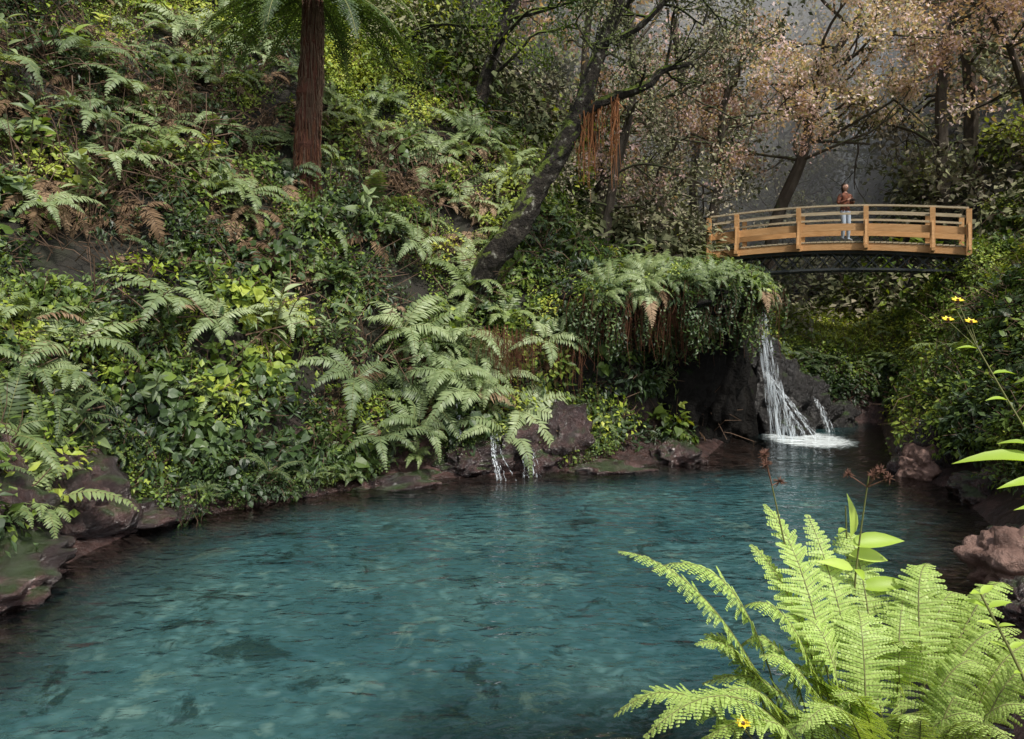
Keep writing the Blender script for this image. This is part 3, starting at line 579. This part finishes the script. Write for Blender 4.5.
for off in(-.6,.6):
    for i in range(K):
        a,b2_=i/K,(i+1)/K; mb.beam(lc(a,off),lc(b2_,off),.07,.08,0); mb.beam(lo_(a,off),lo_(b2_,off),.06,.06,0)
        mb.beam(lc(a,off),lo_(b2_,off) ,.03,.03,0); mb.beam(lo_(a,off),lc(b2_,off),.03,.03,0); mb.beam(lc(b2_,off),lo_(b2_,off),.03,.03,0)
for i in range(K+1): mb.beam(lo_(i/K,-.6),lo_(i/K,.6),.04,.04,0)
mb.obj('steel_truss',[M_steel],parent=br)
for nm,s in(('abutment_left',-.03),('abutment_right',1.03)):
    q=bp_(s); r_=rock('bridge_abutment',(q[0],q[1],q[2]-.95),(.8,.9,.8),40+len(nm),M_rockd); r_.parent=br; r_.name=nm

# ---------------------------------------------------------------- person
def person(loc,face):
    root=empty('person'); 
    J={'pel':(0,0,.93,.135,.10),'wst':(0,0,1.08,.13,.09),'chs':(0,.0,1.25,.165,.11),'nk0':(0,.01,1.42,.07,.065),'nk':(0,.0,1.49,.05,.05),
       'shL':(.18,.0,1.38,.068,.068),'elL':(.25,.02,1.12,.052,.052),'wrL':(.12,-.2,1.16,.036,.036),
       'shR':(-.18,.0,1.38,.068,.068),'elR':(-.25,.02,1.12,.052,.052),'wrR':(-.10,-.2,1.2,.036,.036),
       'hpL':(.09,0,.88,.095,.09),'knL':(.11,-.02,.49,.065,.065),'anL':(.12,.02,.1,.045,.045),'toL':(.14,-.13,.045,.042,.035),
       'hpR':(-.09,0,.88,.095,.09),'knR':(-.1,-.05,.49,.065,.065),'anR':(-.11,.0,.1,.045,.045),'toR':(-.13,-.15,.045,.042,.035)}
    E=[('pel','wst'),('wst','chs'),('chs','nk0'),('nk0','nk'),('chs','shL'),('shL','elL'),('elL','wrL'),('chs','shR'),('shR','elR'),('elR','wrR'),('pel','hpL'),('hpL','knL'),('knL','anL'),('anL','toL'),('pel','hpR'),('hpR','knR'),('knR','anR'),('anR','toR')]
    for sd,wx,wz in(('L',.12,1.16),('R',-.10,1.2)):
        s=1 if sd=='L' else -1; wy=-.2
        J['pm'+sd]=(wx-s*.045,wy-.04,wz+.02,.03,.018); E.append(('wr'+sd,'pm'+sd))
        for f,(dz,l) in enumerate([(.034,.028),(.013,.032),(-.008,.03),(-.028,.024)]):
            a='f%d'%f+sd; J[a+'1']=(wx-s*.07,wy-.05,wz+.02+dz,.009,.009); J[a+'2']=(wx-s*(.07+l),wy-.04,wz+.022+dz,.008,.008); J[a+'3']=(wx-s*(.075+l),wy-.02,wz+.022+dz,.007,.007)
            E+= [('pm'+sd,a+'1'),(a+'1',a+'2'),(a+'2',a+'3')]
        J['t1'+sd]=(wx-s*.03,wy-.05,wz+.06,.010,.010);J['t2'+sd]=(wx-s*.05,wy-.055,wz+.09,.008,.008);E+=[('pm'+sd,'t1'+sd),('t1'+sd,'t2'+sd)]
    ks=list(J); me=bpy.data.meshes.new('body'); me.from_pydata([J[k][:3] for k in ks],[(ks.index(a),ks.index(b)) for a,b in E],[])
    o=bpy.data.objects.new('body_tmp',me); SC.collection.objects.link(o); md=o.modifiers.new('s','SKIN'); md.use_smooth_shade=True
    for i,k in enumerate(ks):
        me.skin_vertices[0].data[i].radius=J[k][3:]; me.skin_vertices[0].data[i].use_root=(k=='pel')
    o.modifiers.new('b','SUBSURF').levels=2
    dg=bpy.context.evaluated_depsgraph_get(); m2=bpy.data.meshes.new_from_object(o.evaluated_get(dg)); bpy.data.objects.remove(o)
    skin=surf('skin',[(.35,.2,.14),(.42,.25,.18)],5,.5,0); jk=surf('plaid_jacket',[(.03,.014,.012),(.18,.06,.03),(.05,.03,.025)],12,.85,0,pos=[.38,.55,.65]); jn=surf('light_jeans',[(.26,.31,.38),(.40,.46,.53)],12,.85,0); sh=surf('shoes',[(.05,.05,.05),(.3,.3,.3)],12,.6,0); hr=surf('dark_hair',[(.012,.008,.006),(.03,.02,.015)],30,.5,0)
    m2.materials.clear()
    for q in(skin,jk,jn,sh): m2.materials.append(q)
    for p in m2.polygons:
        c=p.center; p.use_smooth=True
        if c.z<.1: p.material_index=3
        elif c.z<.9 : p.material_index=2
        elif c.z>1.45 or (c.y<-.22 and c.z<1.35): p.material_index=0
        else: p.material_index=1
    body=bpy.data.objects.new('body',m2); SC.collection.objects.link(body); body.parent=root
    bm=bmesh.new(); bmesh.ops.create_icosphere(bm,subdivisions=4,radius=1)
    for v in bm.verts:
        c=v.co; x,y,z=c; 
        k=1-.22*max(0,-z)**1.5
        v.co=Vector((x*.077*k,y*.096*(1-.1*max(0,-z)),z*.118))
        if y<0:
            nose=math.exp(-((x/.16)**2+((z+.12)/.2)**2)); v.co.y-=.022*nose*(1 if z<.15 else .4)
            for ex in(-.38,.38): v.co.y+=.008*math.exp(-(((x-ex)/.16)**2+((z-.08)/.12)**2))
            v.co.y-=.006*math.exp(-((x/.3)**2+((z+.5)/.07)**2))
        v.co.z+=1.60
        for ex in(-1,1): v.co.x+=ex*.014*math.exp(-(((x-ex)/.25)**2+((y-.05)/.22)**2+((z+.02)/.28)**2))
    me=bpy.data.meshes.new('head'); bm.to_mesh(me); bm.free(); me.materials.append(skin); eye=surf('eye_dark',[(.02,.015,.01),(.03,.02,.02)],5,.3,0); lip=surf('lips',[(.3,.1,.08),(.32,.12,.1)],5,.5,0); me.materials.append(eye); me.materials.append(lip)
    for p in me.polygons:
        c=p.center; p.use_smooth=True
        if c.y<-.05:
            if min(abs(c.x-.03),abs(c.x+.03))<.012 and abs(c.z-1.61)<.007: p.material_index=1
            if abs(c.x)<.024 and abs(c.z-1.54)<.007: p.material_index=2
    h=bpy.data.objects.new('head',me); SC.collection.objects.link(h); h.parent=root
    bm=bmesh.new(); bmesh.ops.create_icosphere(bm,subdivisions=4,radius=1)
    dl=[]
    for v in bm.verts:
        x,y,z=v.co
        if (y<-.15 and z<.5) : dl.append(v)
        lg=1.9 if (z<-.2) else 1
        v.co=Vector((x*.09,y*.11+.012,1.605+z*.128*(lg if y>0 else 1)))+Vector((rng.normal(0,.002),rng.normal(0,.002),0))
    bmesh.ops.delete(bm,geom=dl,context='VERTS')
    me=bpy.data.meshes.new('hair'); bm.to_mesh(me); bm.free(); me.materials.append(hr); 
    for p in me.polygons: p.use_smooth=True
    h=bpy.data.objects.new('hair',me); SC.collection.objects.link(h); h.parent=root
    mb=MB(); mb.beam((-.06,-.27,1.2),(.07,-.27,1.19),.04,.075,0); mb.tube([(0,-.28,1.2),(0,-.34,1.2)],[.03,.028],12,0); mb.obj('held_camera',[eye],parent=root)
    root.location=loc; root.rotation_euler=(0,0,face); return root
q=bp_(.555,.3); person((q[0],q[1],q[2]+.022),rad(20))

# ---------------------------------------------------------------- foreground plants
mb=MB()
TIPS=[(.46,3.3,1.98,.45),(.40,3.0,1.42,.75),(.66,3.4,1.88,.5),(.98,3.2,1.78,.5),(1.10,3.5,1.95,.35),(1.18,3.55,2.12,.25),(1.40,3.6,2.06,.35),(1.62,3.7,1.95,.5),(1.92,3.5,1.86,.55),(2.06,3.5,1.72,.6),
 (2.2,3.3,1.64,.55),(.75,3.1,1.66,.6),(.72,2.9,1.5,.7),(.47,2.7,1.5,.6),(.98,3.,1.66,.6),(1.5,3.3,1.72,.6),(1.6,3.1,1.66,.55),(2.35,3.6,1.72,.55),(2.1,3.,1.6,.5),(1.2,2.8,1.6,.6),(1.0,2.65,1.55,.6),
 (1.65,2.5,1.60,.5),(1.4,2.6,1.62,.5),(2.5,3.4,1.55,.5),(.85,3.35,1.6,.6),(1.25,3.2,1.72,.5),(1.75,3.4,1.74,.5),(1.9,2.7,1.58,.5),(.62,2.75,1.4,.75),(1.15,3.1,1.55,.6),(1.75,2.8,1.5,.6),(.9,2.8,1.35,.8),(2.0,3.2,1.5,.7),(1.35,3.4,1.6,.6),(.8,3.2,1.45,.8),(1.05,2.9,1.5,.7),(1.3,2.9,1.45,.8),(1.55,2.9,1.42,.8),(1.8,3.05,1.42,.8),(1.0,3.4,1.5,.8),(1.2,3.0,1.35,.9),(.95,3.1,1.3,.9)]
for i,(tx,ty,tz,ar) in enumerate(TIPS):
    bx=1.45+ (tx-1.3)*.35+rng.normal(0,.08); by=3.05+(ty-3.1)*.3+rng.normal(0,.08)
    frond(mb,(bx,by,1.0+rng.uniform(-.05,.08)),0,1,0,0,rng.uniform(.13,.19),int(rng.integers(25,31)),14,0,1,start=.28,sag=rng.uniform(.2,.5),rw=.005,tip=(tx,ty,tz),arch=ar*1.1,plw=.5)
mb.obj('foreground_fern',[M_bright,M_stem])
M_dryfl=surf('dried_flower',[(.06,.03,.02),(.2,.10,.07)],30,.9,0); M_yel=surf('yellow_petal',[(.75,.5,.02),(.85,.65,.04)],10,.5,0)
def head_dry(mb,p,mat):
    d=nrm(rng.normal(size=(44,3))+[0,0,.3]); 
    for k in d: l=rng.uniform(.016,.034); mb.tube([p,np.array(p)+k*l*.6,np.array(p)+k*l],[.0025,.002,.001],3,mat,False)
mb=MB()
def stalk(base,top,leafs,heads,bend=.05):
    P=smooth_path([base,(np.array(base)+top)/2+rng.normal(0,bend,3)*[1,1,0],top],14); mb.tube(P,np.linspace(.007,.003,14),5,1,False)
    for i in range(leafs):
        j=int(3+i*10/max(1,leafs)); a=rng.uniform(0,6.283); l=rng.uniform(.10,.17); mb.leaves([P[j]],[(math.cos(a),math.sin(a),rng.uniform(.0,.7))],[(0,0,1)],[l],[l*.36],0,BIG)
    for k in range(heads):
        q=P[-1]+rng.normal(0,.055,3)+[0,0,.03]; 
        mb.tube([P[-2],q],[.003,.002],4,2,False); head_dry(mb,q,2)
stalk((1.6,3.5,1.1),np.array((1.58,3.6,2.1)),6,0)
stalk((1.5,3.5,1.1),np.array((1.15,3.4,2.30)),0,4)
stalk((1.6,3.5,1.1),np.array((1.62,3.45,2.28)),2,4)
for p_,d_,l_ in [((1.56,3.5,1.98),(.02,-.1,1),.2),((1.55,3.5,1.95),(1,-.1,.16),.26),((1.55,3.5,1.9),(.9,.2,-.1),.24),((1.55,3.45,1.85),(-.8,-.2,.3),.18),((1.6,3.5,1.75),(1,-.2,.2),.24)]:
    mb.leaves([p_],[d_],[(.35,-.65,.6)],[l_],[l_*.3],0,BIG)
mb.obj('broadleaf_weed',[M_bright2,M_stem,M_dryfl],True)
def flower(mb,p,r,mp,mc):
    a=np.linspace(0,6.283,9)[:-1]; D=np.stack([np.cos(a),np.sin(a)*.6-.2,.4+.3*np.sin(a)],1); mb.leaves(np.tile(p,(8,1)),D,(0,-.6,.8),r,r*.55,mp,LEAF); mb.tube([np.array(p)-[0,0,.008],np.array(p)+[0,-.006,.01]],[.009,.006],8,mc)
mb=MB()
P=smooth_path([(2.75,3.3,1.1),(2.62,3.4,2.0),(2.35,3.5,2.5),(2.08,3.55,3.02)],16); mb.tube(P,np.linspace(.008,.003,16),5,1,False)
for j,a,l in [(5,2.9,.3),(6,.3,.25),(7,3.4,.34),(9,2.6,.16),(10,.5,.18),(11,3.6,.12),(12,.2,.12),(13,3.,.1),(8,2.9,.42),(6,3.1,.3)]:
    mb.leaves([P[j]],[(math.cos(a),math.sin(a)*.5,.15)],[(0,-.3,.9)],[l],[l*.24],0,BIG)
for q in [(2.08,3.55,3.07),(2.13,3.53,2.97),(2.04,3.56,2.98)]: flower(mb,q,.03,2,3); mb.tube([P[-3],q],.002,3,1,False)
mb.obj('yellow_flower_plant',[M_bright2,M_stem,M_yel,M_dryfl],True)
mb=MB()
P=smooth_path([(2.1,2.9,1.0),(2.0,2.9,1.5),(1.82,2.95,1.92)],12); mb.tube(P,np.linspace(.009,.004,12),6,1,False)
for j in range(3,12):
    for a in(rng.uniform(2.4,3.8),rng.uniform(-.7,.7)): l=rng.uniform(.05,.1); mb.leaves([P[j]],[(math.cos(a),math.sin(a),.4)],[(0,-.3,.9)],[l],[l*.35],0,BIG)
flower(mb,(.82,2.7,1.55),.03,2,3); mb.tube([(1.2,2.95,1.0),(.82,2.7,1.54)],.003,4,1,False)
mb.obj('weed_stalk',[M_bright2,M_stem,M_yel,M_dryfl],True)

# ---------------------------------------------------------------- light, sky, camera
sunv=Vector((.38,-.55,.95)).normalized(); el=math.asin(sunv.z); az=math.atan2(sunv.x,sunv.y)
W=bpy.data.worlds.new('World'); SC.world=W; W.use_nodes=True; nt=W.node_tree; bg=nt.nodes['Background']; sk=nt.nodes.new('ShaderNodeTexSky'); sk.sky_type='NISHITA'; sk.sun_disc=False; sk.sun_elevation=el; sk.sun_rotation=az
hs=nt.nodes.new('ShaderNodeHueSaturation'); hs.inputs['Saturation'].default_value=.3; hs.inputs['Value'].default_value=1.75; nt.links.new(sk.outputs[0],hs.inputs['Color'])
nt.links.new(hs.outputs[0],bg.inputs[0]); bg.inputs[1].default_value=.15
sl=bpy.data.lights.new('sun','SUN'); sl.energy=4.9; sl.angle=rad(4.0); sl.color=(1,.95,.86); so=bpy.data.objects.new('sun',sl); SC.collection.objects.link(so); so.rotation_euler=(-sunv).to_track_quat('-Z','Y').to_euler()
cd=bpy.data.cameras.new('camera'); cd.sensor_width=36; cd.lens=760/1024*36; cd.shift_y=-53.5/1024; cd.clip_end=600; cam=bpy.data.objects.new('camera',cd); SC.collection.objects.link(cam); cam.location=(0,0,3); cam.rotation_euler=(rad(90),0,0); SC.camera=cam
SC.view_settings.view_transform='Standard'; SC.view_settings.look='None'; SC.view_settings.exposure=0
